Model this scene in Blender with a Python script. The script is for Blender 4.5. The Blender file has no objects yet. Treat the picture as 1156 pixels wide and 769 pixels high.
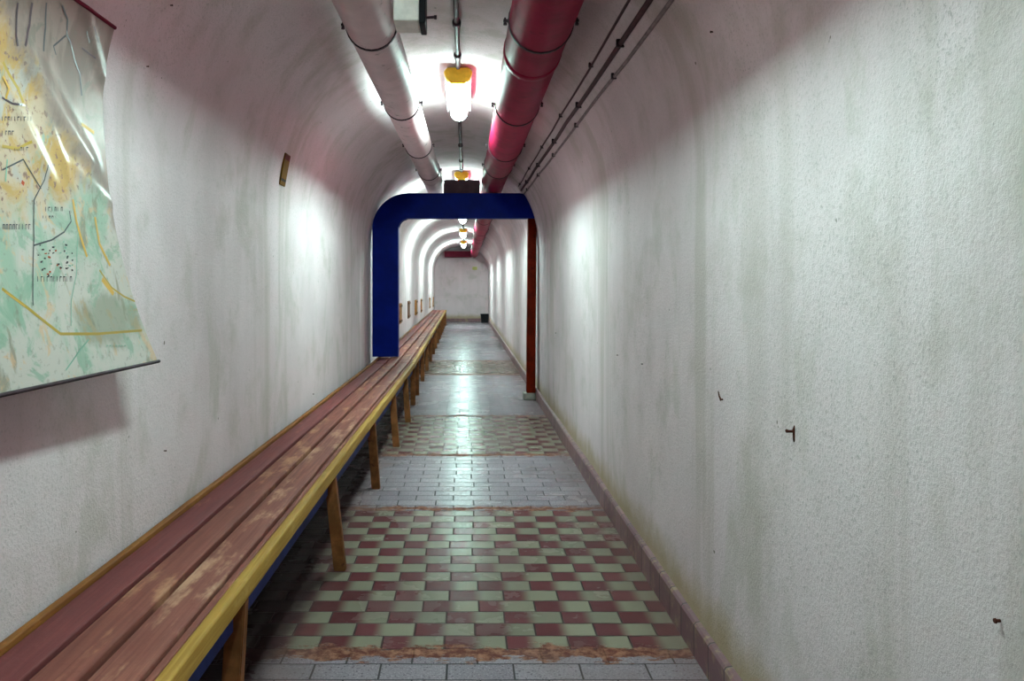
import bpy, bmesh, math, random
from mathutils import Vector, Matrix

random.seed(7)
S = bpy.context.scene
C = S.collection

# ------------------------------------------------------------------ camera, world, exposure
F, VX, VY, EYE = 930.0, 525.0, 322.0, 1.15      # focal length in px, vanishing point, eye height
cam_d = bpy.data.cameras.new('camera')
cam_d.sensor_width = 36.0
cam_d.lens = 36.0 * F / 1156.0
cam_d.shift_x = (578.0 - VX) / 1156.0
cam_d.shift_y = -(384.5 - VY) / 1156.0
cam_d.clip_start = 0.02
cam = bpy.data.objects.new('camera', cam_d)
cam.location = (0, 0, EYE)
cam.rotation_euler = (math.radians(90), 0, 0)
C.objects.link(cam)
S.camera = cam

w = bpy.data.worlds.new('world')
S.world = w
w.use_nodes = True
w.node_tree.nodes['Background'].inputs[0].default_value = (0.02, 0.02, 0.02, 1)
w.node_tree.nodes['Background'].inputs[1].default_value = 0.1
vs = S.view_settings
vs.view_transform = 'Standard'
vs.look = 'None'
vs.exposure = 0.0
vs.gamma = 1.0
vs.use_curve_mapping = False
try:
    S.cycles.max_bounces = 12
    S.cycles.diffuse_bounces = 6
except Exception:
    pass
LAMP_POWER = 165.0
LAMP_COLOUR = (0.645, 1.0, 0.915)

# ------------------------------------------------------------------ node helper
class NT:
    def __init__(s, name):
        s.mat = bpy.data.materials.new(name)
        s.mat.use_nodes = True
        s.t = s.mat.node_tree
        s.b = s.t.nodes['Principled BSDF']
    def n(s, typ, **kw):
        o = s.t.nodes.new(typ)
        for k, v in kw.items():
            setattr(o, k, v)
        return o
    def put(s, sock, v):
        if isinstance(v, bpy.types.NodeSocket):
            s.t.links.new(v, sock)
        elif isinstance(v, (tuple, list)):
            sock.default_value = (*v, 1) if (len(v) == 3 and sock.type == 'RGBA') else v
        else:
            sock.default_value = v
    def m(s, op, a, b=0.0, c=0.0, clamp=False):
        o = s.n('ShaderNodeMath', operation=op, use_clamp=clamp)
        s.put(o.inputs[0], a); s.put(o.inputs[1], b); s.put(o.inputs[2], c)
        return o.outputs[0]
    def pos(s):
        return s.n('ShaderNodeNewGeometry').outputs['Position']
    def obj(s):
        return s.n('ShaderNodeTexCoord').outputs['Object']
    def xyz(s, v):
        o = s.n('ShaderNodeSeparateXYZ'); s.put(o.inputs[0], v)
        return o.outputs
    def comb(s, x, y, z):
        o = s.n('ShaderNodeCombineXYZ')
        for i, v in enumerate((x, y, z)):
            s.put(o.inputs[i], v)
        return o.outputs[0]
    def scale(s, v, sc, loc=(0, 0, 0)):
        o = s.n('ShaderNodeMapping')
        s.put(o.inputs['Vector'], v); o.inputs['Scale'].default_value = sc
        o.inputs['Location'].default_value = loc
        return o.outputs[0]
    def noise(s, v, sc, det=3.0, rough=0.5, dist=0.0, col=False):
        o = s.n('ShaderNodeTexNoise')
        s.put(o.inputs['Vector'], v); o.inputs['Scale'].default_value = sc
        o.inputs['Detail'].default_value = det; o.inputs['Roughness'].default_value = rough
        o.inputs['Distortion'].default_value = dist
        return o.outputs['Color' if col else 'Fac']
    def white(s, v):
        o = s.n('ShaderNodeTexWhiteNoise', noise_dimensions='3D'); s.put(o.inputs['Vector'], v)
        return o.outputs['Value']
    def vor(s, v, sc, feature='F1'):
        o = s.n('ShaderNodeTexVoronoi', feature=feature); s.put(o.inputs['Vector'], v)
        o.inputs['Scale'].default_value = sc
        return o
    def sst(s, v, a, b, lo=0.0, hi=1.0):
        o = s.n('ShaderNodeMapRange', interpolation_type='SMOOTHSTEP')
        s.put(o.inputs[0], v); s.put(o.inputs[1], a); s.put(o.inputs[2], b)
        s.put(o.inputs[3], lo); s.put(o.inputs[4], hi)
        return o.outputs[0]
    def mix(s, f, a, b, mode='MIX'):
        o = s.n('ShaderNodeMix', data_type='RGBA', blend_type=mode)
        s.put(o.inputs[0], f); s.put(o.inputs[6], a); s.put(o.inputs[7], b)
        return o.outputs[2]
    def bump(s, h, strength=0.3, dist=0.01):
        o = s.n('ShaderNodeBump'); s.put(o.inputs['Height'], h)
        o.inputs['Strength'].default_value = strength; o.inputs['Distance'].default_value = dist
        s.t.links.new(o.outputs[0], s.b.inputs['Normal'])
    def done(s, col, rough=0.6, metal=0.0, spec=None):
        s.put(s.b.inputs['Base Color'], col)
        s.put(s.b.inputs['Roughness'], rough)
        s.put(s.b.inputs['Metallic'], metal)
        if spec is not None:
            s.b.inputs['Specular IOR Level'].default_value = spec
        return s.mat

def painted(name, col, rough=0.5, var=0.25, sc=12.0, metal=0.0, grime=None, spec=0.05):
    g = NT(name)
    p = g.obj()
    n1 = g.noise(p, sc, 4, 0.6)
    dark = tuple(c * (1 - var) for c in col)
    c = g.mix(g.sst(n1, 0.35, 0.65), dark, col)
    if grime:
        c = g.mix(g.sst(g.noise(p, sc * 2.3, 5, 0.7), 0.58, 0.7), c, grime)
    g.bump(g.noise(p, sc * 6, 3), 0.15, 0.003)
    return g.done(c, rough, metal, spec)

def plaster(name, low_stain=True):
    g = NT(name)
    p = g.pos()
    x, y, z = g.xyz(p)
    big = g.noise(g.scale(p, (1, 1, 0.8)), 1.1, 5, 0.6)
    streak = g.noise(g.scale(p, (3.2, 3.2, 0.22)), 1.6, 4, 0.6)
    blot = g.noise(g.scale(p, (1, 1, 1), (3.7, 1.1, 8.2)), 3.5, 5, 0.65)
    fine = g.noise(p, 120, 3, 0.75)
    c = g.mix(g.sst(big, 0.35, 0.62), (0.635, 0.51, 0.54), (0.72, 0.59, 0.62))
    band = g.noise(g.scale(p, (0, 1, 0), (0, 4.4, 0)), 0.55, 2)
    c = g.mix(g.m('MULTIPLY', g.sst(streak, 0.46, 0.66), g.sst(band, 0.42, 0.6, 0.10, 0.5)), c, (0.40, 0.33, 0.29))
    c = g.mix(g.m('MULTIPLY', g.sst(blot, 0.50, 0.72), 0.45), c, (0.42, 0.36, 0.32))
    damp = g.noise(g.scale(p, (1, 1, 0.55), (8.1, 2.7, 0.4)), 2.1, 5, 0.7, 0.5)
    c = g.mix(g.m('MULTIPLY', g.sst(damp, 0.54, 0.66), 0.38), c, (0.43, 0.38, 0.33))
    rub = g.noise(g.scale(p, (1, 1, 1), (1.3, 6.6, 2.9)), 1.3, 3, 0.5)
    c = g.mix(g.m('MULTIPLY', g.sst(fine, 0.52, 0.70), g.sst(rub, 0.40, 0.62, 0.25, 0.7)), c, (0.34, 0.275, 0.27))
    # scrapes and flecks of dirt
    fl = g.noise(p, 26, 2, 0.5)
    c = g.mix(g.sst(fl, 0.765, 0.79), c, (0.20, 0.16, 0.14))
    # damp, yellowed foot of the wall, ragged on top
    edge = g.m('ADD', z, g.m('MULTIPLY', g.m('SUBTRACT', g.noise(p, 7, 4, 0.65), 0.5), 0.16))
    c = g.mix(g.sst(edge, 0.27, 0.12, 0.0, 0.75), c, (0.36, 0.25, 0.12))
    g.bump(g.m('ADD', g.m('MULTIPLY', g.noise(p, 60, 5, 0.75), 0.55),
               g.m('ADD', g.m('MULTIPLY', g.noise(p, 4, 2), 1.6), g.m('MULTIPLY', fine, 0.4))), 0.42, 0.008)
    return g.done(c, 0.82, 0, 0.25)

def tile_floor():
    g = NT('tiled_floor')
    p = g.pos()
    x, y, z = g.xyz(p)
    wob = g.m('MULTIPLY', g.m('SUBTRACT', g.noise(p, 9, 3), 0.5), 0.010)
    v = g.m('DIVIDE', g.m('ADD', y, wob), 0.1)
    row = g.m('FLOOR', v)
    fv = g.m('FRACT', v)
    off = g.m('MULTIPLY', g.m('MODULO', g.m('ABSOLUTE', row), 2.0), 0.5)
    rowj = g.m('MULTIPLY', g.m('SUBTRACT', g.white(g.comb(row, 3.3, 1.7)), 0.5), 0.10)
    u = g.m('ADD', g.m('DIVIDE', g.m('ADD', x, 10.06), 0.2), g.m('ADD', off, rowj))
    colm = g.m('FLOOR', u)
    fu = g.m('FRACT', u)
    rnd = g.white(g.comb(colm, row, 0.5))
    # joints
    gu = g.m('MINIMUM', fu, g.m('SUBTRACT', 1.0, fu))
    gv = g.m('MINIMUM', fv, g.m('SUBTRACT', 1.0, fv))
    joint = g.m('MINIMUM', g.m('MULTIPLY', gu, 0.2), g.m('MULTIPLY', gv, 0.1))
    jm = g.sst(joint, 0.0015, 0.0042, 1.0, 0.0)
    # section masks
    def sec(a, b):
        return g.m('MULTIPLY', g.m('GREATER_THAN', y, a), g.m('LESS_THAN', y, b))
    chk = g.m('MAXIMUM', sec(2.6, 4.2), g.m('MAXIMUM', sec(5.6, 7.2), sec(10.6, 12.5)))
    chk = g.m('MAXIMUM', chk, sec(-0.5, 1.2))
    # printed tiles running from brown to cream
    shift = g.m('MULTIPLY', g.m('SUBTRACT', rnd, 0.5), 0.16)
    grad = g.sst(g.m('ADD', fu, shift), 0.36, 0.62)
    speck = g.noise(p, 160, 3, 0.7)
    brown = g.mix(rnd, (0.090, 0.020, 0.025), (0.134, 0.035, 0.041))
    cream = g.mix(g.white(g.comb(row, colm, 9.1)), (0.245, 0.218, 0.160), (0.192, 0.171, 0.130))
    tc = g.mix(grad, brown, cream)
    # grey terrazzo tiles
    gc = g.mix(rnd, (0.200, 0.160, 0.190), (0.272, 0.223, 0.257))
    gc = g.mix(g.sst(speck, 0.5, 0.68), gc, (0.375, 0.308, 0.348))
    gc = g.mix(g.sst(g.noise(p, 120, 2), 0.56, 0.68), gc, (0.111, 0.083, 0.105))
    c = g.mix(chk, gc, tc)
    jc = g.mix(chk, (0.050, 0.040, 0.045), (0.055, 0.032, 0.033))
    c = g.mix(jm, c, jc)
    # worn screed strips where the tiled fields meet
    wn = g.m('MULTIPLY', g.m('SUBTRACT', g.noise(g.scale(p, (1, 2.5, 1)), 10, 5, 0.7), 0.5), 0.26)
    strip = None
    for yc, hw in ((2.575, 0.040), (4.24, 0.030), (5.58, 0.035), (7.24, 0.03), (10.6, 0.06), (12.5, 0.05)):
        d = g.m('ADD', g.m('ABSOLUTE', g.m('SUBTRACT', y, yc)), wn)
        k = g.sst(d, hw - 0.008, hw + 0.012, 1.0, 0.0)
        strip = k if strip is None else g.m('MAXIMUM', strip, k)
    sc_ = g.mix(g.sst(g.noise(p, 30, 4, 0.7), 0.4, 0.62), (0.111, 0.027, 0.019), (0.279, 0.123, 0.079))
    c = g.mix(strip, c, sc_)
    # mottled grime; darker reddish towards the sides; shade painted in below the bench
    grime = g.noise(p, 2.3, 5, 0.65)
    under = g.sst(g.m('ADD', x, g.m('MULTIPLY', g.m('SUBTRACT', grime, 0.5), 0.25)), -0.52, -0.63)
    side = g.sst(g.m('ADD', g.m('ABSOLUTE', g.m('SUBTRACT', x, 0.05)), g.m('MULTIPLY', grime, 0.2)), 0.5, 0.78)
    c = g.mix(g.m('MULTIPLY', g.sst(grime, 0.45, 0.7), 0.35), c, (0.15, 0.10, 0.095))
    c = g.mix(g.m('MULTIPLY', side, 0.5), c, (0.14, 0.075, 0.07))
    c = g.mix(g.m('MULTIPLY', under, 0.9), c, (0.030, 0.016, 0.018))  # floor colour blackened to deepen the shade below the bench
    h = g.m('ADD', g.m('MULTIPLY', g.m('SUBTRACT', 1.0, jm), 1.0), g.m('MULTIPLY', rnd, 0.5))
    h = g.m('ADD', h, g.m('MULTIPLY', speck, 0.12))
    h = g.m('SUBTRACT', h, g.m('MULTIPLY', strip, 0.8))
    g.bump(h, 0.6, 0.004)
    r = g.m('ADD', 0.13, g.m('MULTIPLY', grime, 0.26))
    r = g.m('ADD', r, g.m('MULTIPLY', g.m('MAXIMUM', jm, strip), 0.35), 0, True)
    return g.done(c, r, 0, 0.042)

def board_paint(name, dark, mid, worn, wear=0.5):
    g = NT(name)
    p = g.pos()
    st = g.noise(g.scale(p, (9, 0.55, 9)), 2.5, 5, 0.65)
    gr = g.noise(g.scale(p, (55, 1.6, 55)), 2.0, 4, 0.6)
    patch = g.noise(g.scale(p, (3.2, 1.1, 2)), 2.4, 5, 0.68)
    c = g.mix(g.sst(gr, 0.35, 0.65), dark, mid)
    big = g.noise(g.scale(p, (1.5, 0.6, 1), (4, 2, 1)), 1.7, 4, 0.6)
    c = g.mix(g.m('MULTIPLY', g.sst(big, 0.42, 0.62), 0.55), c, dark)
    wm = g.sst(g.m('ADD', g.m('MULTIPLY', st, 0.35), g.m('MULTIPLY', patch, 0.65)), 0.60 - 0.16 * wear, 0.70 - 0.12 * wear)
    c = g.mix(g.m('MULTIPLY', wm, 0.85), c, worn)
    sp = g.noise(p, 55, 3, 0.6)
    c = g.mix(g.m('MULTIPLY', g.sst(sp, 0.60, 0.7), 0.55), c, dark)
    g.bump(g.m('ADD', gr, g.m('MULTIPLY', sp, 0.4)), 0.25, 0.003)
    return g.done(c, g.m('ADD', 0.45, g.m('MULTIPLY', st, 0.25)), 0, 0.10)

M = {}
M['plaster'] = plaster('rough_plaster')
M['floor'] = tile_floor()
M['board_a'] = board_paint('brown_board_dark', (0.134, 0.034, 0.036), (0.192, 0.050, 0.047), (0.301, 0.108, 0.079), 0.2)
M['board_b'] = board_paint('brown_board_worn', (0.165, 0.049, 0.040), (0.251, 0.084, 0.062), (0.447, 0.208, 0.120), 0.5)
M['board_c'] = board_paint('brown_board_pale', (0.174, 0.053, 0.044), (0.269, 0.098, 0.071), (0.515, 0.278, 0.182), 0.62)
M['yellow_rail'] = board_paint('ochre_rail', (0.300, 0.154, 0.030), (0.433, 0.246, 0.054), (0.499, 0.323, 0.107), 0.4)
M['orange_strip'] = board_paint('ochre_batten', (0.163, 0.055, 0.015), (0.245, 0.090, 0.022), (0.326, 0.129, 0.031), 0.4)
M['leg_wood'] = painted('leg_wood', (0.277, 0.100, 0.037), 0.5, 0.45, 14, grime=(0.098, 0.032, 0.018))
M['blue_apron'] = painted('blue_apron', (0.030, 0.045, 0.19), 0.5, 0.3, 10)
M['blue'] = painted('blue_enamel', (0.002, 0.011, 0.20), 0.45, 0.25, 6)
M['rust_post'] = painted('rusty_timber', (0.173, 0.011, 0.002), 0.55, 0.45, 9, grime=(0.064, 0.004, 0.002))
M['white_pipe'] = painted('white_pipe_paint', (0.66, 0.50, 0.52), 0.5, 0.12, 7, grime=(0.236, 0.198, 0.186))
M['pink_pipe'] = painted('crimson_pipe_paint', (0.267, 0.006, 0.038), 0.5, 0.28, 7, grime=(0.155, 0.005, 0.028))
M['dark_metal'] = painted('dark_metal', (0.060, 0.035, 0.045), 0.5, 0.4, 30, 0.3)
M['conduit'] = painted('conduit_paint', (0.075, 0.043, 0.050), 0.5, 0.3, 30)
M['cable'] = painted('cable_sheath', (0.10, 0.045, 0.055), 0.55, 0.3, 25)
M['cable_pale'] = painted('cable_pale', (0.30, 0.22, 0.23), 0.55, 0.3, 25)
M['yellow_cap'] = painted('yellow_plastic', (0.85, 0.52, 0.05), 0.4, 0.2, 20)
M['pale_box'] = painted('pale_box', (0.80, 0.76, 0.72), 0.5, 0.15, 20)
M['black'] = painted('black_plastic', (0.012, 0.011, 0.014), 0.45, 0.3, 20)
M['maroon'] = painted('maroon_paint', (0.16, 0.010, 0.03), 0.5, 0.25, 4)
M['under_bench_shade'] = painted('under_bench_shade', (0.020, 0.015, 0.024), 0.6, 0.4, 8)  # near-black colour standing in for shade on the wall below the seats
M['maroon_dull'] = painted('dull_mauve', (0.12, 0.07, 0.085), 0.6, 0.25, 8)
M['panel_orange'] = painted('orange_wood', (0.46, 0.20, 0.065), 0.5, 0.35, 20)
M['panel_brown'] = painted('brown_wood', (0.17, 0.075, 0.04), 0.5, 0.35, 20)
M['rust'] = painted('rusty_iron', (0.10, 0.030, 0.022), 0.7, 0.5, 60)
M['tag_yellow'] = painted('tag_yellow', (0.189, 0.090, 0.013), 0.5, 0.2, 30)
M['tag_red'] = painted('tag_red', (0.13, 0.015, 0.012), 0.5, 0.2, 30)
M['pale_sign'] = painted('yellow_sign', (0.60, 0.58, 0.20), 0.5, 0.2, 30)
M['concrete'] = painted('concrete', (0.42, 0.38, 0.34), 0.8, 0.3, 20)

def skirt_mat():
    g = NT('skirting_tiles')
    p = g.pos()
    x, y, z = g.xyz(p)
    v = g.m('DIVIDE', y, 0.15)
    f = g.m('FRACT', v)
    gj = g.m('MULTIPLY', g.m('MINIMUM', f, g.m('SUBTRACT', 1.0, f)), 0.15)
    jm = g.sst(gj, 0.002, 0.005, 1.0, 0.0)
    r = g.white(g.comb(g.m('FLOOR', v), 1.0, 2.0))
    c = g.mix(r, (0.15, 0.062, 0.080), (0.24, 0.12, 0.135))
    c = g.mix(g.sst(g.noise(p, 14, 5, 0.7), 0.5, 0.68), c, (0.30, 0.20, 0.13))
    c = g.mix(jm, c, (0.05, 0.03, 0.035))
    g.bump(g.m('SUBTRACT', 1.0, jm), 0.5, 0.004)
    return g.done(c, 0.45)
M['skirt_tile'] = skirt_mat()

def glow_mat(name, k):
    g = NT(name)
    g.put(g.b.inputs['Base Color'], (0.9, 0.9, 0.88))
    g.b.inputs['Emission Color'].default_value = (*LAMP_COLOUR, 1)
    g.b.inputs['Emission Strength'].default_value = LAMP_POWER * k
    return g.mat
M['glow'] = glow_mat('lamp_glow', 1.0)
M['glow_dim'] = glow_mat('lamp_glow_weak', 0.66)
M['glow_end'] = glow_mat('lamp_glow_brightest', 1.8)
M['glow_far'] = glow_mat('lamp_glow_bright', 1.15)

def map_mat():
    g = NT('printed_map')
    p = g.pos()
    x, y, z = g.xyz(p)
    n1 = g.noise(g.scale(p, (0, 1, 1), (0, 2.2, 1.3)), 5.0, 6, 0.65, 0.6)
    n2 = g.noise(g.scale(p, (0, 1, 1), (0, 7.2, 4.3)), 9.0, 6, 0.65, 0.8)
    n3 = g.noise(g.scale(p, (0, 1.6, 0.8), (0, 1.2, 9.3)), 7.0, 5, 0.6, 0.5)
    n4 = g.noise(g.scale(p, (0, 1, 1), (0, 3.2, 6.3)), 55.0, 3, 0.6)
    paper = (0.47, 0.41, 0.38)
    low = g.mix(g.sst(n1, 0.38, 0.54), (0.29, 0.36, 0.29), paper)
    low = g.mix(g.m('MULTIPLY', g.sst(n2, 0.54, 0.62), 0.7), low, (0.20, 0.31, 0.23))
    low = g.mix(g.m('MULTIPLY', g.sst(n3, 0.58, 0.68), 0.75), low, (0.22, 0.18, 0.13))
    low = g.mix(g.m('MULTIPLY', g.sst(n2, 0.44, 0.38), 0.7), low, (0.56, 0.34, 0.21))
    # a wood near the lower right corner
    dy_ = g.m('DIVIDE', g.m('SUBTRACT', y, 2.03), 0.20); dz_ = g.m('DIVIDE', g.m('SUBTRACT', z, EYE - 0.085), 0.075)
    wd = g.m('ADD', g.m('ADD', g.m('MULTIPLY', dy_, dy_), g.m('MULTIPLY', dz_, dz_)), g.m('ADD', g.m('MULTIPLY', n2, 2.2), g.m('MULTIPLY', n3, 1.4)))
    low = g.mix(g.sst(wd, 2.9, 2.0, 0.0, 0.55), low, (0.13, 0.15, 0.09))
    town = g.mix(g.sst(n2, 0.42, 0.58), (0.478, 0.344, 0.257), (0.460, 0.270, 0.104))
    town = g.mix(g.sst(n3, 0.50, 0.58), town, (0.405, 0.344, 0.323))
    town = g.mix(g.sst(n1, 0.58, 0.64), town, (0.276, 0.335, 0.285))
    town = g.mix(g.sst(n4, 0.56, 0.66), town, (0.276, 0.112, 0.095))
    hills = g.mix(g.sst(n3, 0.42, 0.60), (0.306, 0.221, 0.200), (0.221, 0.157, 0.140))
    hills = g.mix(g.m('MULTIPLY', g.sst(n2, 0.56, 0.62), 0.6), hills, (0.178, 0.162, 0.136))
    jz = g.m('ADD', z, g.m('MULTIPLY', g.m('SUBTRACT', n1, 0.5), 0.35))
    # town fills the left middle; hill country the upper right
    diag = g.m('ADD', jz, g.m('MULTIPLY', g.m('SUBTRACT', y, 1.9), 0.75))
    c = g.mix(g.sst(g.m('SUBTRACT', jz, g.m('MULTIPLY', g.m('SUBTRACT', y, 1.7), 0.25)), 1.26, 1.34), low, town)
    c = g.mix(g.sst(diag, 1.46, 1.55), c, hills)
    c = g.mix(g.m('MULTIPLY', g.sst(n4, 0.58, 0.66), 0.4), c, (0.20, 0.18, 0.16))
    g.b.inputs['Coat Weight'].default_value = 0.28
    g.b.inputs['Coat Roughness'].default_value = 0.20
    return g.done(c, 0.6, 0, 0.1)
M['map'] = map_mat()
for k, c in dict(ink_grey=(0.08, 0.075, 0.085), ink_yellow=(0.42, 0.27, 0.06), ink_dark=(0.06, 0.05, 0.07),
                 ink_orange=(0.60, 0.33, 0.08), ink_green=(0.20, 0.36, 0.28), ink_mauve=(0.10, 0.065, 0.08),
                 ink_red=(0.45, 0.08, 0.04)).items():
    g_ = NT(k); g_.b.inputs['Coat Weight'].default_value = 0.28; g_.b.inputs['Coat Roughness'].default_value = 0.20; g_.b.inputs['Specular IOR Level'].default_value = 0.1
    M[k] = g_.done(c, 0.35)

# ------------------------------------------------------------------ mesh helpers
def link(name, bm, mats, parent=None, smooth=None):
    me = bpy.data.meshes.new(name)
    bmesh.ops.recalc_face_normals(bm, faces=bm.faces)
    bm.to_mesh(me); bm.free()
    for m in (mats if isinstance(mats, (list, tuple)) else [mats]):
        me.materials.append(M[m])
    if smooth is not None:
        for poly in me.polygons:
            poly.use_smooth = True
        me.set_sharp_from_angle(angle=math.radians(smooth))
    o = bpy.data.objects.new(name, me)
    C.objects.link(o)
    if parent is not None:
        o.parent = parent
        o.matrix_parent_inverse = Matrix.Translation(-parent.location)
    return o

def tag(o, label, cat, group=None):
    o['label'] = label; o['category'] = cat
    if group: o['group'] = group
    return o

def thing(name, loc, label, cat, group=None):
    o = bpy.data.objects.new(name, None)
    o.location = loc
    C.objects.link(o)
    return tag(o, label, cat, group)

def copy_tree(o, parent=None):
    c = o.copy(); C.objects.link(c)
    if parent is not None: c.parent = parent
    for ch in [k for k in bpy.data.objects if k.parent == o]:
        copy_tree(ch, c)
    return c

def structure(o):
    o['kind'] = 'structure'
    return o

def bevel(bm, w, seg=2):
    if w > 0:
        bmesh.ops.bevel(bm, geom=list(bm.edges), offset=w, segments=seg, profile=0.5, affect='EDGES')

def box(bm, x0, x1, y0, y1, z0, z1):
    r = bmesh.ops.create_cube(bm, size=1.0)
    for v in r['verts']:
        v.co = Vector(((x0 + x1) / 2 + v.co.x * (x1 - x0), (y0 + y1) / 2 + v.co.y * (y1 - y0), (z0 + z1) / 2 + v.co.z * (z1 - z0)))

def bbox(x0, x1, y0, y1, z0, z1, bw=0.004, seg=2):
    bm = bmesh.new(); box(bm, x0, x1, y0, y1, z0, z1); bevel(bm, bw, seg)
    return bm

def tube(bm, pts, r, seg=12, caps=True):
    pts = [Vector(p) for p in pts]
    rs = r if isinstance(r, (list, tuple)) else [r] * len(pts)
    up = None
    rings = []
    for i, p in enumerate(pts):
        t = (pts[min(i + 1, len(pts) - 1)] - pts[max(i - 1, 0)]).normalized()
        if up is None:
            up = Vector((0, 0, 1)) if abs(t.z) < 0.9 else Vector((1, 0, 0))
        a = t.cross(up).normalized(); up = a.cross(t).normalized()
        rings.append([bm.verts.new(p + (a * math.cos(2 * math.pi * k / seg) + up * math.sin(2 * math.pi * k / seg)) * rs[i]) for k in range(seg)])
    for A, B in zip(rings, rings[1:]):
        for k in range(seg):
            bm.faces.new((A[k], A[(k + 1) % seg], B[(k + 1) % seg], B[k]))
    if caps:
        bm.faces.new(rings[0][::-1]); bm.faces.new(rings[-1])

def loft(bm, sections, closed=True, caps=True):
    rings = [[bm.verts.new(p) for p in s] for s in sections]
    n = len(rings[0])
    for A, B in zip(rings, rings[1:]):
        for k in range(n if closed else n - 1):
            bm.faces.new((A[k], A[(k + 1) % n], B[(k + 1) % n], B[k]))
    if caps and closed:
        bm.faces.new(rings[0][::-1]); bm.faces.new(rings[-1])

def prism_xz(bm, poly, y0, y1):
    A = [bm.verts.new((x, y0, z)) for x, z in poly]
    B = [bm.verts.new((x, y1, z)) for x, z in poly]
    n = len(poly)
    bm.faces.new(A); bm.faces.new(B[::-1])
    for k in range(n):
        bm.faces.new((A[k], A[(k + 1) % n], B[(k + 1) % n], B[k]))

# ------------------------------------------------------------------ tunnel shell
XL, XR, SPR = -0.955, 0.730, EYE + 0.38          # wall faces, springing height of the vault
XC, HW = (XL + XR) / 2, (XR - XL) / 2
Y0, Y1 = -6.0, 26.0
EXPO = 2.2

def crown(y):
    return EYE + 1.26 - 0.04 * min(1, max(0, (y - 9.5) / 2.5))

def lean(y):                                       # slight unevenness of the hand-built walls
    return 0.006 * math.sin(y * 1.7) + 0.004 * math.sin(y * 4.1 + 1)

def wall_x(y, z, side):
    if z > SPR: return vault_x(z, side)
    e = side * lean(y + (3 if side > 0 else 0))
    return (XL if side < 0 else XR) + e * (1 - (abs(z - SPR * .5) / (SPR * .5)) ** 4)

def vault_x(z, side):
    if z <= SPR: return XL if side < 0 else XR
    t = min(1, (z - SPR) / (EYE + 1.26 - SPR))
    return XC + side * HW * (1 - t ** EXPO) ** (1 / EXPO)

ys = [Y0 + (Y1 - Y0) * i / 160 for i in range(161)]

def side_wall(name, x, s):
    secs = []
    for y in ys:
        e = s * lean(y + (3 if s > 0 else 0))
        sec = [(x + e * (1 - (abs(z - SPR * .5) / (SPR * .5)) ** 4), y, z) for z in [SPR * k / 10 for k in range(11)]]
        sec += [(x + s * 0.2, y, SPR), (x + s * 0.2, y, 0)]
        secs.append(sec)
    bm = bmesh.new(); loft(bm, secs)
    return structure(link(name, bm, 'plaster', None, 40))
side_wall('wall_left', XL, -1)
side_wall('wall_right', XR, 1)

secs = []
NA = 40
for y in ys:
    c = crown(y)
    inner = []
    for k in range(NA + 1):
        a = math.pi * k / NA
        ca, sa = math.cos(a), math.sin(a)
        px = XC + HW * math.copysign(abs(ca) ** (2 / EXPO), ca)
        pz = SPR + (c - SPR) * abs(sa) ** (2 / EXPO)
        inner.append((px, y, pz))
    outer = [(XL - 0.2, y, SPR), (XL - 0.2, y, c + 0.2), (XR + 0.2, y, c + 0.2), (XR + 0.2, y, SPR)]
    secs.append(inner + outer)
bm = bmesh.new(); loft(bm, secs)
structure(link('ceiling', bm, 'plaster', None, 40))
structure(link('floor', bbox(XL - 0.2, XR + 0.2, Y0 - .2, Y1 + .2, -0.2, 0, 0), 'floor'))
structure(link('wall_far', bbox(XL - 0.2, XR + 0.2, Y1, Y1 + 0.2, 0, EYE + 1.5, 0), 'plaster'))
structure(link('wall_near', bbox(XL - 0.2, XR + 0.2, Y0 - 0.2, Y0, 0, EYE + 1.5, 0), 'plaster'))

# tiled skirting along the right wall, low base at the far wall
secs = []
for i in range(161):
    y = ys[i]
    x = XR - 0.022 - lean(y + 3) * 0.2
    secs.append([(XR + 0.01, y, 0), (x, y, 0), (x, y, 0.098), (x + 0.006, y, 0.106), (XR + 0.01, y, 0.110)])
bm = bmesh.new(); loft(bm, secs)
structure(link('baseboard_right', bm, 'skirt_tile'))
structure(link('baseboard_far', bbox(XL, XR - 0.03, Y1 - 0.03, Y1 + .01, 0, 0.10, 0.004), 'skirt_tile'))

# near-black panel added on the left wall to deepen the shade under the benches
structure(link('shade_panel_1', bbox(XL - .03, XL + .018, Y0, Y1, 0, .335, .003), 'under_bench_shade'))

# ------------------------------------------------------------------ benches
SEAT = EYE - 0.73                                 # top of the boards

def strip_board(name, mat, parent, a, b, x0, x1, z0, z1, bw=0.004, sag=0.0, seed=0):
    """a long board from y=a to y=b; x0, x1 at both ends given as (start, end) pairs"""
    rnd = random.Random(seed)
    n = max(6, int((b - a) / 0.35))
    secs = []
    for i in range(n + 1):
        t = i / n
        y = a + (b - a) * t
        l = x0[0] + (x0[1] - x0[0]) * t + rnd.uniform(-.0012, .0012)
        r = x1[0] + (x1[1] - x1[0]) * t + rnd.uniform(-.0012, .0012)
        dz = rnd.uniform(-.0012, .0012)
        zt = z1 + dz
        e = bw
        secs.append([(l, y, z0), (r, y, z0), (r, y, zt - e), (r - e * .3, y, zt - e * .3), (r - e, y, zt),
                     (l + e, y, zt), (l + e * .3, y, zt - e * .3), (l, y, zt - e)])
    bm = bmesh.new(); loft(bm, secs)
    return link(name, bm, mat, parent, 50)

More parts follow.
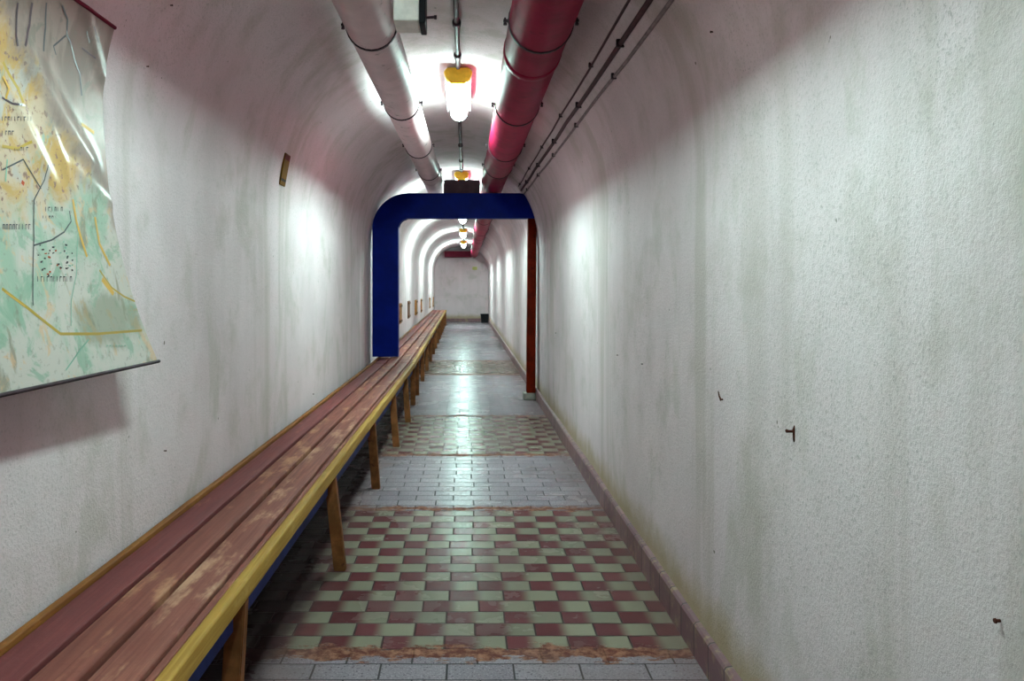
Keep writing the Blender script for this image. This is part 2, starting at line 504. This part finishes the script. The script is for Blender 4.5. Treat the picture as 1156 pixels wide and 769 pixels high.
def bench(name, label, a, b, f0, f1, legs, seed):
    """f0, f1: x of the front edge at both ends"""
    root = thing(name, ((f0 + f1) / 2 - 0.2, (a + b) / 2, 0), label, 'bench', 'slatted benches along the left wall')
    def o(d): return (f0 + d, f1 + d)
    strip_board('seat_board', 'board_a', root, a, b, o(-.378), o(-.284), SEAT - .026, SEAT - .002, .005, seed=seed)
    strip_board('seat_board', 'board_b', root, a, b, o(-.267), o(-.178), SEAT - .026, SEAT, .006, seed=seed + 1)
    strip_board('seat_board', 'board_c', root, a, b, o(-.160), o(-.063), SEAT - .026, SEAT, .006, seed=seed + 2)
    s = strip_board('seat_board', 'board_b', root, a, b, o(-.053), o(-.036), SEAT - .026, SEAT - .002, .003, seed=seed + 3)
    r = strip_board('front_rail', 'yellow_rail', root, a, b, o(-.032), o(0), SEAT - .042, SEAT + .003, .006, seed=seed + 4)
    r['label'] = 'ochre yellow front rail'
    r = strip_board('back_batten', 'orange_strip', root, a, b, o(-.402), o(-.382), SEAT - .03, SEAT + .008, .004, seed=seed + 5)
    r['label'] = 'ochre batten along the back edge'
    r = strip_board('apron', 'blue_apron', root, a, b, o(-.052), o(-.030), SEAT - .115, SEAT - .027, .002, seed=seed + 6)
    r['label'] = 'blue painted apron board'
    rnd = random.Random(seed)
    for (ly, xt, xf) in legs:
        t = (ly - a) / (b - a)
        fx = f0 + (f1 - f0) * t - .027
        bm = bmesh.new()
        ztop = SEAT - .043
        wx, wy = .0235, .021
        A = []
        for (cx, z, k) in ((xf, 0.0, 1.0), (xf * .9 + xt * .1, 0.03, 1.0), (xt * .5 + xf * .5, ztop * .5, .98), (xt, ztop, .96)):
            cx = fx + cx
            A.append([(cx - wx * k, ly - wy * k, z), (cx + wx * k, ly - wy * k, z), (cx + wx * k, ly + wy * k, z), (cx - wx * k, ly + wy * k, z)])
        loft(bm, A)
        bmesh.ops.bevel(bm, geom=[e for e in bm.edges], offset=.003, segments=2, affect='EDGES')
        link('leg', bm, 'leg_wood', root, 40)
        bearer = bbox(fx - .373, fx - .028, ly - .03, ly + .03, SEAT - .075, SEAT - .0265, .003)
        link('bearer', bearer, 'leg_wood', root)
    return root

SPLIT = 7.72
bench('slatted_bench', 'long worn brown slatted bench with ochre front rail, nearest along the left wall',
      -1.2, SPLIT, -.572 - .0, -.472,
      [(-.6, 0, 0), (.7, 0, 0), (2.03, .003, -.02), (3.33, .003, .045), (4.66, .003, .030), (5.87, .002, .03), (6.92, .002, .03)], 11)
bench('slatted_bench', 'far slatted bench running behind the blue portal to the far wall',
      SPLIT + .02, 24.2, -.472, -.545,
      [(7.9, 0, .0), (8.6, 0, 0), (9.85, 0, 0), (11.1, 0, 0), (12.4, 0, 0), (13.7, 0, 0), (15.0, 0, 0), (16.3, 0, 0),
       (17.6, 0, 0), (18.9, 0, 0), (20.2, 0, 0), (21.5, 0, 0), (22.8, 0, 0), (24.0, 0, 0)], 23)

# ------------------------------------------------------------------ blue portal with its rusty post
FY, FD = 8.3, 0.13
def portal():
    xo, xi = -.928, -.669
    zt, zb = EYE + .920, EYE + .668
    xr = .715
    R, r = .36, .09
    base = SEAT + .013
    xq = .645
    outer = [(xo, base), (xo, zt - R)]
    for k in range(1, 13):
        a = math.pi - math.pi / 2 * k / 12
        outer.append((xo + R + R * math.cos(a), zt - R + R * math.sin(a)))
    R2 = .17
    for k in range(0, 9):
        a = math.pi / 2 - math.pi / 2 * k / 8
        outer.append((xr - R2 + R2 * math.cos(a), zt - R2 - .03 + (R2 + .03) * math.sin(a)))
    outer.append((xr, zb))
    inner = []
    for k in range(0, 9):
        a = math.pi / 2 + math.pi / 2 * k / 8
        inner.append((xi + r + r * math.cos(a), zb - r + r * math.sin(a)))
    inner.append((xi, base))
    poly = outer + inner
    bm = bmesh.new()
    prism_xz(bm, poly, FY - FD / 2, FY + FD / 2)
    sharp = [e for e in bm.edges if abs(e.verts[0].co.y - e.verts[1].co.y) < 1e-5]
    bmesh.ops.bevel(bm, geom=sharp, offset=.007, segments=2, affect='EDGES')
    o = link('portal_frame', bm, 'blue', None, 35)
    tag(o, 'deep blue rounded portal frame spanning the tunnel, standing on the bench', 'frame')
portal()
lb = thing('lintel_board', (-.05, FY, EYE + .92), 'short dark mauve board standing on top of the blue frame between the pipes', 'board')
link('board', bbox(-.215, .150, FY - .02, FY + .02, EYE + .9195, EYE + 1.06, .005), 'maroon_dull', lb)

pt = thing('door_post', (.68, FY, 0), 'narrow rust-brown upright post under the right end of the blue frame', 'post')
bm = bmesh.new()
loft(bm, [[(x0, FY - .055, z), (x0 + .088, FY - .055, z), (x0 + .088, FY + .055, z), (x0, FY + .055, z)]
          for z, x0 in ((.07, .617), (.6, .620), (1.2, .627), (EYE + .667, .630))])
bevel(bm, .006)
link('shaft', bm, 'rust_post', pt, 40)
pl_ = link('plinth', bbox(.585, .705, FY - .075, FY + .075, 0, .07, .012), 'concrete', pt)
pl_['label'] = 'pale concrete plinth'

# ------------------------------------------------------------------ pipes
def pipe(name, label, pts, r, mat, clamps, joints):
    root = thing(name, pts[0], label, 'pipe')
    P = [Vector(p) for p in pts]
    bm = bmesh.new(); tube(bm, P, r, 28)
    link('pipe_run', bm, mat, root, 40)
    def at(y):
        for A, B in zip(P, P[1:]):
            if A.y <= y <= B.y and B.y - A.y > 1e-6:
                return A + (B - A) * ((y - A.y) / (B.y - A.y))
        return P[-1]
    for y in joints:                              # swaged sleeve joints
        c = at(y)
        bm = bmesh.new()
        tube(bm, [c + Vector((0, d, 0)) for d in (-.035, -.03, .03, .035)], [r + .001, r + .004, r + .004, r + .001], 28)
        link('sleeve', bm, mat, root, 40)
    for y in clamps:
        c = at(y)
        bm = bmesh.new()
        tube(bm, [c + Vector((0, d, 0)) for d in (-.009, -.007, .007, .009)], [r + .001, r + .005, r + .005, r + .001], 28)
        cl = link('clamp_band', bm, 'dark_metal', root, 40)
        zc = crown(y)
        t = min(.999, abs(c.x - XC) / HW)
        zc = SPR + (zc - SPR) * (1 - t ** EXPO) ** (1 / EXPO)
        bm = bmesh.new()
        tube(bm, [(c.x, y, c.z + r + .001), (c.x, y, zc + .02)], .006, 8)
        link('hanger_rod', bm, 'dark_metal', cl)
        for s in (-1, 1):                         # pinched lugs with a bolt
            bm = bmesh.new()
            x0 = c.x + s * (r + .001); x1 = c.x + s * (r + .022)
            box(bm, min(x0, x1), max(x0, x1), y - .009, y + .009, c.z - .004, c.z + .004)
            xx = c.x + s * (r + .015)
            tube(bm, [(xx, y, c.z - .016), (xx, y, c.z - .009), (xx, y, c.z - .008), (xx, y, c.z + .012)], [.007, .007, .004, .004], 8)
            link('lug', bm, 'dark_metal', cl)
    return root

pink = [(.286, -5.95, EYE + .995), (.286, 5.6, EYE + .995), (.286, 6.1, EYE + 1.000), (.285, 6.6, EYE + 1.014), (.284, 7.1, EYE + 1.030), (.283, 7.5, EYE + 1.042),
        (.282, 7.9, EYE + 1.046), (.282, 8.9, EYE + 1.044), (.28, 11.0, EYE + 1.0), (.28, 14, EYE + .99), (.285, 25.95, EYE + .985)]
pipe('crimson_pipe', 'thick crimson painted pipe hung under the vault right of the lamps', pink, .120, 'pink_pipe',
     [-3.7, -2.4, -1.1, .2, 1.5, 3.10, 4.52, 5.85, 7.0, 9.4, 12, 14.6, 17.2, 19.8, 22.4], [3.5, 16])
white = [(-.380, -5.95, EYE + 1.03), (-.378, 2.5, EYE + 1.032), (-.355, 5.5, EYE + 1.045), (-.330, 7.6, EYE + 1.055), (-.315, 9.0, EYE + 1.055)]
for k in range(1, 8):                            # elbow up into the vault
    a = math.pi / 2 * k / 7
    white.append((-.315, 9.0 + .12 * math.sin(a), EYE + 1.055 + .12 * (1 - math.cos(a))))
white.append((-.315, 9.12, EYE + 1.27))
pipe('white_pipe', 'thick dirty-white pipe hung under the vault left of the lamps', white, .099, 'white_pipe',
     [-3.7, -2.4, -1.1, .3, 1.8, 3.28, 4.70, 6.15, 7.5], [2.2, 7.9])

# ------------------------------------------------------------------ conduits and cables on the vault
def vault_z(x, y, gap):
    t = min(.999, abs(x - XC) / HW)
    return SPR + (crown(y) - SPR) * (1 - t ** EXPO) ** (1 / EXPO) - gap

def surf_run(x, ya, yb, r, step=.6, jit=.003, seed=1):
    rnd = random.Random(seed)
    n = int((yb - ya) / step)
    out = []
    for i in range(n + 1):
        y = ya + (yb - ya) * i / n
        xx = x(y) if callable(x) else x
        xx += rnd.uniform(-jit, jit)
        out.append((xx, y, vault_z(xx, y, r + .001)))
    return out

def cable(name, label, xf, r, mat, ya, yb, seed, cat, clips):
    root = thing(name, (xf(ya), ya, vault_z(xf(ya), ya, r)), label, cat)
    bm = bmesh.new(); tube(bm, surf_run(xf, ya, yb, r, .5, .002, seed), r, 10)
    link('cable_run', bm, mat, root, 40)
    y = clips
    while y < yb:
        x = xf(y); z = vault_z(x, y, 0)
        bm = bbox(x - r - .006, x + r + .006, y - .008, y + .008, z - 2 * r - .004, z + .006, .002)
        link('clip', bm, 'dark_metal', root)
        y += 1.1
    return root
cable('wall_cable', 'dark thicker cable clipped along the right haunch of the vault', lambda y: .585 - .005 * max(0, y - 3), .010, 'cable', -5.9, 8.2, 3, 'cable', .9)
cable('wall_cable', 'thin pale cable running just below the dark cable on the right haunch', lambda y: .618 - .006 * max(0, y - 3), .007, 'cable_pale', -5.9, 8.2, 4, 'cable', 1.2)
cable('wall_cable', 'thin cable running just above the dark cable, nearest the crimson pipe', lambda y: .553 - .004 * max(0, y - 3), .005, 'cable', -5.9, 8.2, 5, 'cable', 1.4)

LX = -.040
LAMPS = [-2.4, 1.3, 4.7, 9.0, 13.3, 17.6, 22.4]
LLEN = 0.78
cr = thing('ceiling_conduit', (LX, 2.5, EYE + 1.24), 'dark conduit with round couplings along the crown, between the lamps', 'conduit')
for i, (a, b) in enumerate([(-5.9, LAMPS[0])] + [(LAMPS[k] + LLEN, LAMPS[k + 1]) for k in range(6)] + [(LAMPS[-1] + LLEN, 25.9)]):
    bm = bmesh.new(); tube(bm, [(LX, y, vault_z(LX, y, .016)) for y in [a + (b - a) * t / 8 for t in range(9)]], .0125, 12)
    link('conduit_run', bm, 'conduit', cr, 40)
    for t in (b - .25, b - .80, b - 1.7):
        if t > a + .1:
            bm = bmesh.new(); z = vault_z(LX, t, .018)
            tube(bm, [(LX, t - .022, z), (LX, t - .018, z), (LX, t + .018, z), (LX, t + .022, z)], [.016, .021, .021, .016], 14)
            link('coupling', bm, 'dark_metal', cr, 40)

# ------------------------------------------------------------------ tube lamps
def make_lamp(y, label):
    zc = crown(y) - .012
    root = thing('tube_lamp', (LX, y, zc), label, 'lamp', 'tube lamps along the crown of the vault')
    ya, yb = y, y + LLEN
    bm = bmesh.new()
    top, mid = zc - .001, zc - .075
    prism_xz(bm, [(LX - .080, top), (LX + .080, top), (LX + .074, mid), (LX - .074, mid)], ya + .05, yb - .05)
    bevel(bm, .005)
    link('housing', bm, 'pale_box', root, 40)
    bm = bbox(LX - .02, LX + .02, ya + .3, ya + .45, zc - .006, zc + .012, .0)
    link('mounting_plate', bm, 'dark_metal', root)
    for k, (e0, e1) in enumerate(((ya, ya + .055), (yb - .055, yb))):
        bm = bmesh.new()
        prism_xz(bm, [(LX - .083, zc - .030), (LX - .06, zc - .004), (LX + .06, zc - .004), (LX + .083, zc - .030), (LX + .066, zc - .072), (LX + .04, zc - .098), (LX - .04, zc - .098), (LX - .066, zc - .072)], e0, e1)
        bevel(bm, .006)
        c = link('end_cap', bm, 'yellow_cap', root, 40)
        c['label'] = 'yellow end cap'
    # glass: a capsule below the housing
    R, cz = .054, zc - .104
    pts, rs = [], []
    for k in range(0, 8):
        a = math.pi / 2 * k / 7
        pts.append((LX, ya + .012 + R * .8 * (1 - math.sin(a)) if False else ya + .012 + R * .8 * (1 - math.cos(math.pi / 2 - a)), cz)); rs.append(max(.002, R * math.sin(a)))
    for k in range(7, -1, -1):
        a = math.pi / 2 * k / 7
        pts.append((LX, yb - .012 - R * .8 * (1 - math.cos(math.pi / 2 - a)), cz)); rs.append(max(.002, R * math.sin(a)))
    bm = bmesh.new(); tube(bm, pts, rs, 24)
    d = link('diffuser', bm, 'glow_dim' if y < 3 else 'glow' if y < 8 else 'glow_far' if y < 20 else 'glow_end', root, 60)
    d['label'] = 'glowing white glass'
    for s in (-1, 1):
        bm = bmesh.new()
        xx = LX + s * .074
        tube(bm, [(LX + s * .05, ya + .03, zc - .06), (xx, ya + .03, zc - .10), (xx, ya + .05, cz), (xx, yb - .05, cz), (xx, yb - .03, zc - .10), (LX + s * .05, yb - .03, zc - .06)], .0028, 8)
        link('guard_wire', bm, 'dark_metal', root, 40)
    return root
LL = ['glowing tube lamp behind the camera, nearest the closed near end of the tunnel',
      'glowing tube lamp overhead at the camera, above the near end of the bench',
      'bright tube lamp with yellow end cap on the vault in front of the blue portal',
      'tube lamp on the vault just past the blue portal, seen over its top beam',
      'nearest of the three lamps seen through the blue portal',
      'middle of the three lamps seen through the blue portal',
      'farthest tube lamp, close to the maroon beam at the end wall']
for y, l in zip(LAMPS, LL):
    make_lamp(y, l)

# small speaker-like junction box beside the white pipe
jb = thing('junction_box', (-.215, 3.1, EYE + 1.2), 'pale junction box on the vault beside the white pipe, dark on its right side', 'box')
link('case', bbox(-.262, -.168, 3.0, 3.16, EYE + .965, EYE + 1.225, .006), 'pale_box', jb)
link('side_cover', bbox(-.1675, -.145, 3.0, 3.15, EYE + .955, EYE + 1.21, .004), 'black', jb)
bm = bmesh.new(); tube(bm, [(-.148, 3.05, EYE + .99), (-.115, 3.05, EYE + .992), (-.114, 3.05, EYE + .992), (-.105, 3.05, EYE + .992)], [.005, .005, .008, .008], 10)
link('screw', bm, 'dark_metal', jb)

# ------------------------------------------------------------------ wall map
def creases(y, z):
    """raised folds of the curling sheet: (ya,za,yb,zb,height,width)"""
    h = 0
    for ya, za, yb, zb, a, wd in ((1.76, 1.64, 2.02, 1.46, .011, .034), (1.70, 1.54, 1.83, 1.40, .005, .018),
                                  (1.87, 1.48, 1.91, 1.42, .004, .014), (1.97, 1.42, 2.10, 1.37, .005, .014),
                                  (2.02, 1.78, 2.10, 1.71, .004, .016)):
        dy, dz = yb - ya, zb - za
        L = math.hypot(dy, dz)
        t = ((y - ya) * dy + (z - za) * dz) / (L * L)
        d = ((y - ya) * -dz + (z - za) * dy) / L
        e = max(0, -t, t - 1) * L
        h += a * math.exp(-(d / wd) ** 2 - (e / .06) ** 2)
    return h

ZT, ZB = EYE + .665, EYE - .205
def map_edge(z):
    v = (z - ZB) / (ZT - ZB)
    return 2.115 + .02 * v + .13 * max(0, 1 - v / .55) ** 1.5 + .0 * v
def map_pt(u, z, eps=0.0):
    """u 0..1 from the camera side to the right edge"""
    v = (z - ZB) / (ZT - ZB)
    y = .95 + (map_edge(z) - .95) * u
    off = .012 + .105 * (.30 + .70 * u) * max(0, 1 - v) ** 2.2 + .004 * math.sin(v * 7 + u * 4) * v * (1 - v) * 3
    off += creases(y, z)
    off += .010 * max(0, u - .8) * 5 * max(0, v - .8) 
    return Vector((vault_x(z, -1) + off + eps, y, z))

mp = thing('wall_map', (XL + .02, 1.5, ZB), 'large creased plastic-coated town map hanging on the left wall, bottom curling out', 'map')
NU, NV = 110, 90
bm = bmesh.new()
front = [[bm.verts.new(map_pt(i / NU, ZB + (ZT - ZB) * j / NV)) for i in range(NU + 1)] for j in range(NV + 1)]
back = [[bm.verts.new(map_pt(i / NU, ZB + (ZT - ZB) * j / NV, -.0012)) for i in range(NU + 1)] for j in range(NV + 1)]
for j in range(NV):
    for i in range(NU):
        bm.faces.new((front[j][i], front[j][i + 1], front[j + 1][i + 1], front[j + 1][i]))
        bm.faces.new((back[j][i], back[j + 1][i], back[j + 1][i + 1], back[j][i + 1]))
for j in range(NV):
    bm.faces.new((front[j][NU], back[j][NU], back[j + 1][NU], front[j + 1][NU]))
    bm.faces.new((front[j][0], front[j + 1][0], back[j + 1][0], back[j][0]))
for i in range(NU):
    bm.faces.new((front[0][i], back[0][i], back[0][i + 1], front[0][i + 1]))
    bm.faces.new((front[NV][i], front[NV][i + 1], back[NV][i + 1], back[NV][i]))

MATS = ['map', 'ink_grey', 'ink_yellow', 'ink_dark', 'ink_orange', 'ink_green', 'ink_mauve', 'ink_red']
def px_to_uz(px, py):
    d = 2.0
    u = .5; z = 1.2
    for _ in range(40):
        z = EYE + (VY - py) * d / F
        z = min(max(z, ZB), ZT)
        u = (d - .95) / (map_edge(z) - .95)
        x = map_pt(min(max(u, 0), 1), z).x
        d = .5 * d + .5 * (x * F / (px - VX))
    return (min(max(u, 0.0), 1.0), z)
def ribbon(pxs, wpx, mat, sub=6):
    w_ = wpx * 2.0 / F
    uz = [px_to_uz(*p) for p in pxs]
    fine = []
    for (a, b) in zip(uz, uz[1:]):
        for k in range(sub):
            t = k / sub
            fine.append((a[0] + (b[0] - a[0]) * t, a[1] + (b[1] - a[1]) * t))
    fine.append(uz[-1])
    P = [map_pt(u, z, .0008) for u, z in fine]
    L, R_ = [], []
    for i, p in enumerate(P):
        t = P[min(i + 1, len(P) - 1)] - P[max(i - 1, 0)]
        n = Vector((0, -t.z, t.y)).normalized() * w_ / 2
        L.append(bm.verts.new(p + n)); R_.append(bm.verts.new(p - n))
    for i in range(len(P) - 1):
        f = bm.faces.new((L[i], L[i + 1], R_[i + 1], R_[i])); f.material_index = MATS.index(mat)
ribbon([(2, 326), (30, 347), (68, 377), (110, 377), (160, 373)], 3.0, 'ink_yellow')
ribbon([(6, 330), (28, 346)], 1.6, 'ink_orange')
ribbon([(54, 186), (50, 203), (38, 226), (38, 270), (37, 345)], 1.6, 'ink_grey')
ribbon([(38, 277), (58, 271), (72, 262), (80, 250), (78, 238)], 1.8, 'ink_grey')
ribbon([(88, 262), (86, 310), (80, 340), (80, 368)], 1.6, 'ink_green')
ribbon([(82, 225), (86, 250), (98, 290)], 4.0, 'ink_orange')
ribbon([(107, 245), (112, 275), (124, 300)], 4.0, 'ink_orange')
ribbon([(112, 305), (126, 325), (140, 335), (156, 340)], 2.2, 'ink_yellow')
ribbon([(115, 315), (128, 332)], 6.0, 'ink_orange')
ribbon([(100, 383), (88, 398), (74, 418)], 2.0, 'ink_green')
ribbon([(2, 110), (14, 117), (28, 119)], 2.0, 'ink_mauve')
ribbon([(2, 192), (26, 180), (38, 200), (46, 213)], 1.6, 'ink_grey')
ribbon([(8, 180), (6, 205)], 2.0, 'ink_green')
ribbon([(36, 3), (33, 28), (28, 52)], 3.5, 'ink_mauve')
ribbon([(20, 3), (18, 40), (20, 52)], 3.0, 'ink_mauve')
ribbon([(52, 3), (51, 30), (49, 58)], 3.0, 'ink_grey')
ribbon([(70, 6), (76, 22), (75, 38), (80, 50), (84, 68), (90, 84), (92, 108)], 3.5, 'ink_grey')
ribbon([(74, 40), (66, 47), (60, 52), (63, 62)], 2.0, 'ink_grey')
ribbon([(98, 35), (101, 48)], 4.0, 'ink_grey')
ribbon([(106, 30), (111, 48)], 2.5, 'ink_mauve')
ribbon([(92, 54), (108, 66)], 2.2, 'ink_mauve')
ribbon([(3, 70), (10, 84), (20, 100), (26, 116)], 4.0, 'ink_yellow')
ribbon([(3, 86), (10, 100), (6, 112)], 3.0, 'ink_orange')
ribbon([(2, 165), (20, 168), (36, 160)], 3.0, 'ink_yellow')
ribbon([(92, 140), (106, 150)], 4.0, 'ink_orange')
ribbon([(24, 205), (27, 208)], 4.0, 'ink_red', 2)
def lettering(x0, x1, y, h, mat='ink_dark', seed=0):
    """lines of unreadable tiny capitals"""
    rnd = random.Random(seed)
    x = x0
    while x < x1:
        wd = rnd.uniform(1.4, 2.2)
        kind = rnd.randrange(3)
        ribbon([(x, y - h / 2), (x, y + h / 2)], 1.0, mat, 1)
        if kind > 0: ribbon([(x, y - h / 2 + .6), (x + wd, y - h / 2 + .6)], 1.0, mat, 1)
        if kind == 2: ribbon([(x + wd, y - h / 2), (x + wd, y + h / 2)], .9, mat, 1)
        x += wd + 1.8
lettering(2, 36, 134, 5, seed=1); lettering(2, 14, 150, 5, seed=2); lettering(16, 30, 168, 4, seed=3)
lettering(51, 70, 236, 5, seed=4); lettering(3, 34, 256, 6, seed=5); lettering(42, 82, 315, 6, seed=6)
lettering(48, 60, 245, 3, 'ink_mauve', 7); lettering(120, 142, 391, 3, 'ink_green', 8)
rnd = random.Random(5)
for k in range(46):
    ax, ay = rnd.uniform(42, 82), rnd.uniform(272, 312)
    ribbon([(ax, ay), (ax + rnd.uniform(1, 3), ay + rnd.uniform(-1, 1))], rnd.uniform(1, 2), rnd.choice(['ink_grey', 'ink_green', 'ink_mauve', 'ink_red']), 1)
sheet = link('sheet', bm, MATS, mp, 60)
bm = bmesh.new(); tube(bm, [map_pt(i / 30, ZB, .001) + Vector((0, 0, -.003)) for i in range(31)] + [map_pt(1, ZB, .001) + Vector((0, .008, -.003))], .0045, 8)
r_ = link('bottom_rod', bm, 'dark_metal', mp, 50); r_['label'] = 'thin dark rod along the bottom edge'
bm = bmesh.new(); tube(bm, [map_pt(i / 30, ZT, .001) + Vector((0, 0, .002)) for i in range(31)], .005, 8)
r_ = link('top_rod', bm, 'maroon', mp, 50); r_['label'] = 'thin maroon rod along the top edge'

# ------------------------------------------------------------------ small things on the walls
def wall_d(px, side):
    x = XL if side < 0 else XR
    return x * F / (px - VX)
def wall_at(px, py, side):
    """point on a side wall seen at pixel px, py (follows the vault when high)"""
    x = XL if side < 0 else XR
    for _ in range(30):
        d = x * F / (px - VX)
        z = EYE + (VY - py) * d / F
        x = .5 * x + .5 * wall_x(d, z, side)
    return Vector((x, d, z))

p = wall_at(320, 193, -1)
sg = thing('wall_tag', p, 'small upright yellow and black tag high on the left wall', 'tag')
def slab(name, z0, z1, mat, dep=.006, half=.058):
    secs = []
    for z in (z0, z1):
        xw = vault_x(z, -1)
        secs.append([(xw - .012, p.y - half, z), (xw + dep, p.y - half, z), (xw + dep, p.y + half, z), (xw - .012, p.y + half, z)])
    bm = bmesh.new(); loft(bm, secs)
    return link(name, bm, mat, sg)
slab('plate', p.z - .075, p.z + .085, 'tag_yellow')
slab('dark_band', p.z - .055, p.z - .015, 'black', .008, .056)['label'] = 'black band'
slab('red_band', p.z + .045, p.z + .08, 'tag_red', .008, .056)['label'] = 'dark red band'

# iron hook in the right wall
p = wall_at(897, 487, 1)
hk = thing('wall_hook', p, 'rusty iron hook sticking out of the right wall', 'hook')
bm = bmesh.new(); tube(bm, [(p.x + .012, p.y, p.z), (p.x - .014, p.y, p.z), (p.x - .018, p.y, p.z + .001), (p.x - .020, p.y, p.z + .001)], [.0032, .0032, .0045, .003], 10)
link('shank', bm, 'rust', hk, 50)
bm = bmesh.new()
for k in range(1):
    tube(bm, [(p.x + .001, p.y, p.z + .013), (p.x - .001, p.y, p.z + .004), (p.x - .001, p.y, p.z - .018), (p.x - .001, p.y, p.z - .024)], [.0025, .0042, .0030, .0018], 8)
link('shadow_bar', bm, 'rust', hk, 50)  # upright dark bar standing in for the shadow the hook casts

NAILS = [(698, 401, 1, .006, 'rusty nail stub in the right wall, left of a lower stub'),
         (726, 411, 1, .006, 'rusty nail stub in the right wall, lower right of a similar stub'),
         (816, 451, 1, .008, 'bent rusty nail in the right wall beside the iron hook'),
         (805, 36, 1, .006, 'dark nail stub high on the right side of the vault'),
         (628, 376, 1, .010, 'small dark nail stub in the right wall next to the rusty post'),
         (1129, 701, 1, .007, 'dark nail stub low in the right wall beside flaking plaster'),
         (185, 509, -1, .005, 'dark nail stub in the left wall below the map, above the bench'),
         (192, 6, -1, .005, 'dark nail stub high on the left vault beyond the map'),
         (165, 75, -1, .004, 'tiny nail stub on the left vault right of the map'),
         (353, 445, -1, .007, 'small nail stub in the left wall just above the bench back')]
for px, py, sd, r, lab in NAILS:
    q = wall_at(px, py, sd)
    bm = bmesh.new()
    dn = Vector((-sd, 0, 0))
    r *= .55
    tube(bm, [q - dn * .012, q + dn * .005, q + dn * .006, q + dn * .008], [r * .6, r * .6, r, r * .9], 10)
    if 'bent' in lab:
        tube(bm, [q + dn * .006, q + dn * .008 + Vector((0, .006, .008)), q + dn * .009 + Vector((0, .012, .022))], [r * .6, r * .55, r * .4], 8)
    o = link('nail', bm, 'rust', None, 40)
    tag(o, lab, 'nail')

# wooden panels on the left wall beyond the portal
PAN = [(452.5, 354, 'panel_orange', 'orange wooden panel on the left wall, right beside the blue portal leg'),
       (462, 349.5, 'panel_brown', 'dark brown wooden panel on the left wall, second from the blue portal'),
       (470.5, 347, 'panel_orange', 'orange wooden panel on the left wall, third from the blue portal'),
       (476, 345, 'panel_orange', 'orange wooden panel on the left wall, fourth from the blue portal'),
       (485.5, 342, 'panel_orange', 'orange wooden panel on the left wall, second from the end wall'),
       (489.3, 341, 'panel_orange', 'orange wooden panel on the left wall, nearest the end wall')]
for px, py, mat, lab in PAN:
    d = (XL + .02) * F / (px - VX)
    z = EYE + (VY - py) * d / F
    hw = .20 if d < 18 else .16
    hh = .145
    root = thing('wall_panel', (XL, d, z), lab, 'panel', 'wooden panels above the far bench')
    link('board', bbox(XL - .008, XL + .022, d - hw, d + hw, z - hh, z + hh, .004), mat, root)
    bm = bmesh.new()
    for s in (-1, 1):
        box(bm, XL + .0215, XL + .032, d - hw * .95, d + hw * .95, z + s * hh * .75 - .015, z + s * hh * .75 + .015)
    link('cross_batten', bm, 'panel_brown', root)

# end wall
bmx = bbox(-.64, .22, 25.55, 25.99, EYE + .87, EYE + 1.06, .02)
o = link('header_beam', bmx, 'maroon'); tag(o, 'maroon beam across the top of the end wall', 'beam')
bt = thing('waste_bin', (.60, 25.3, 0), 'small black bin on the floor in the right corner of the end wall', 'bin')
bm = bmesh.new()
n = 4
loft(bm, [[(.60 + sx * h, 25.3 + sy * h, z) for sx, sy in ((-1, -1), (1, -1), (1, 1), (-1, 1))] for z, h in ((0.0, .105), (.26, .125), (.26, .115), (.02, .095))], True, True)
link('body', bm, 'black', bt)
bm = bmesh.new(); loft(bm, [[(.60 + sx * h, 25.3 + sy * h, z) for sx, sy in ((-1, -1), (1, -1), (1, 1), (-1, 1))] for z, h in ((.245, .1255), (.25, .132), (.268, .132), (.268, .113), (.25, .113))], True, False)
link('rim', bm, 'black', bt)
zs = EYE + (VY - 303) * 26 / F
o = link('wall_sign', bbox((536 - VX) * 26 / F - .075, (536 - VX) * 26 / F + .075, 25.985, 26.005, zs - .05, zs + .05, .003), 'pale_sign')
tag(o, 'small pale yellow sign high on the end wall', 'sign')
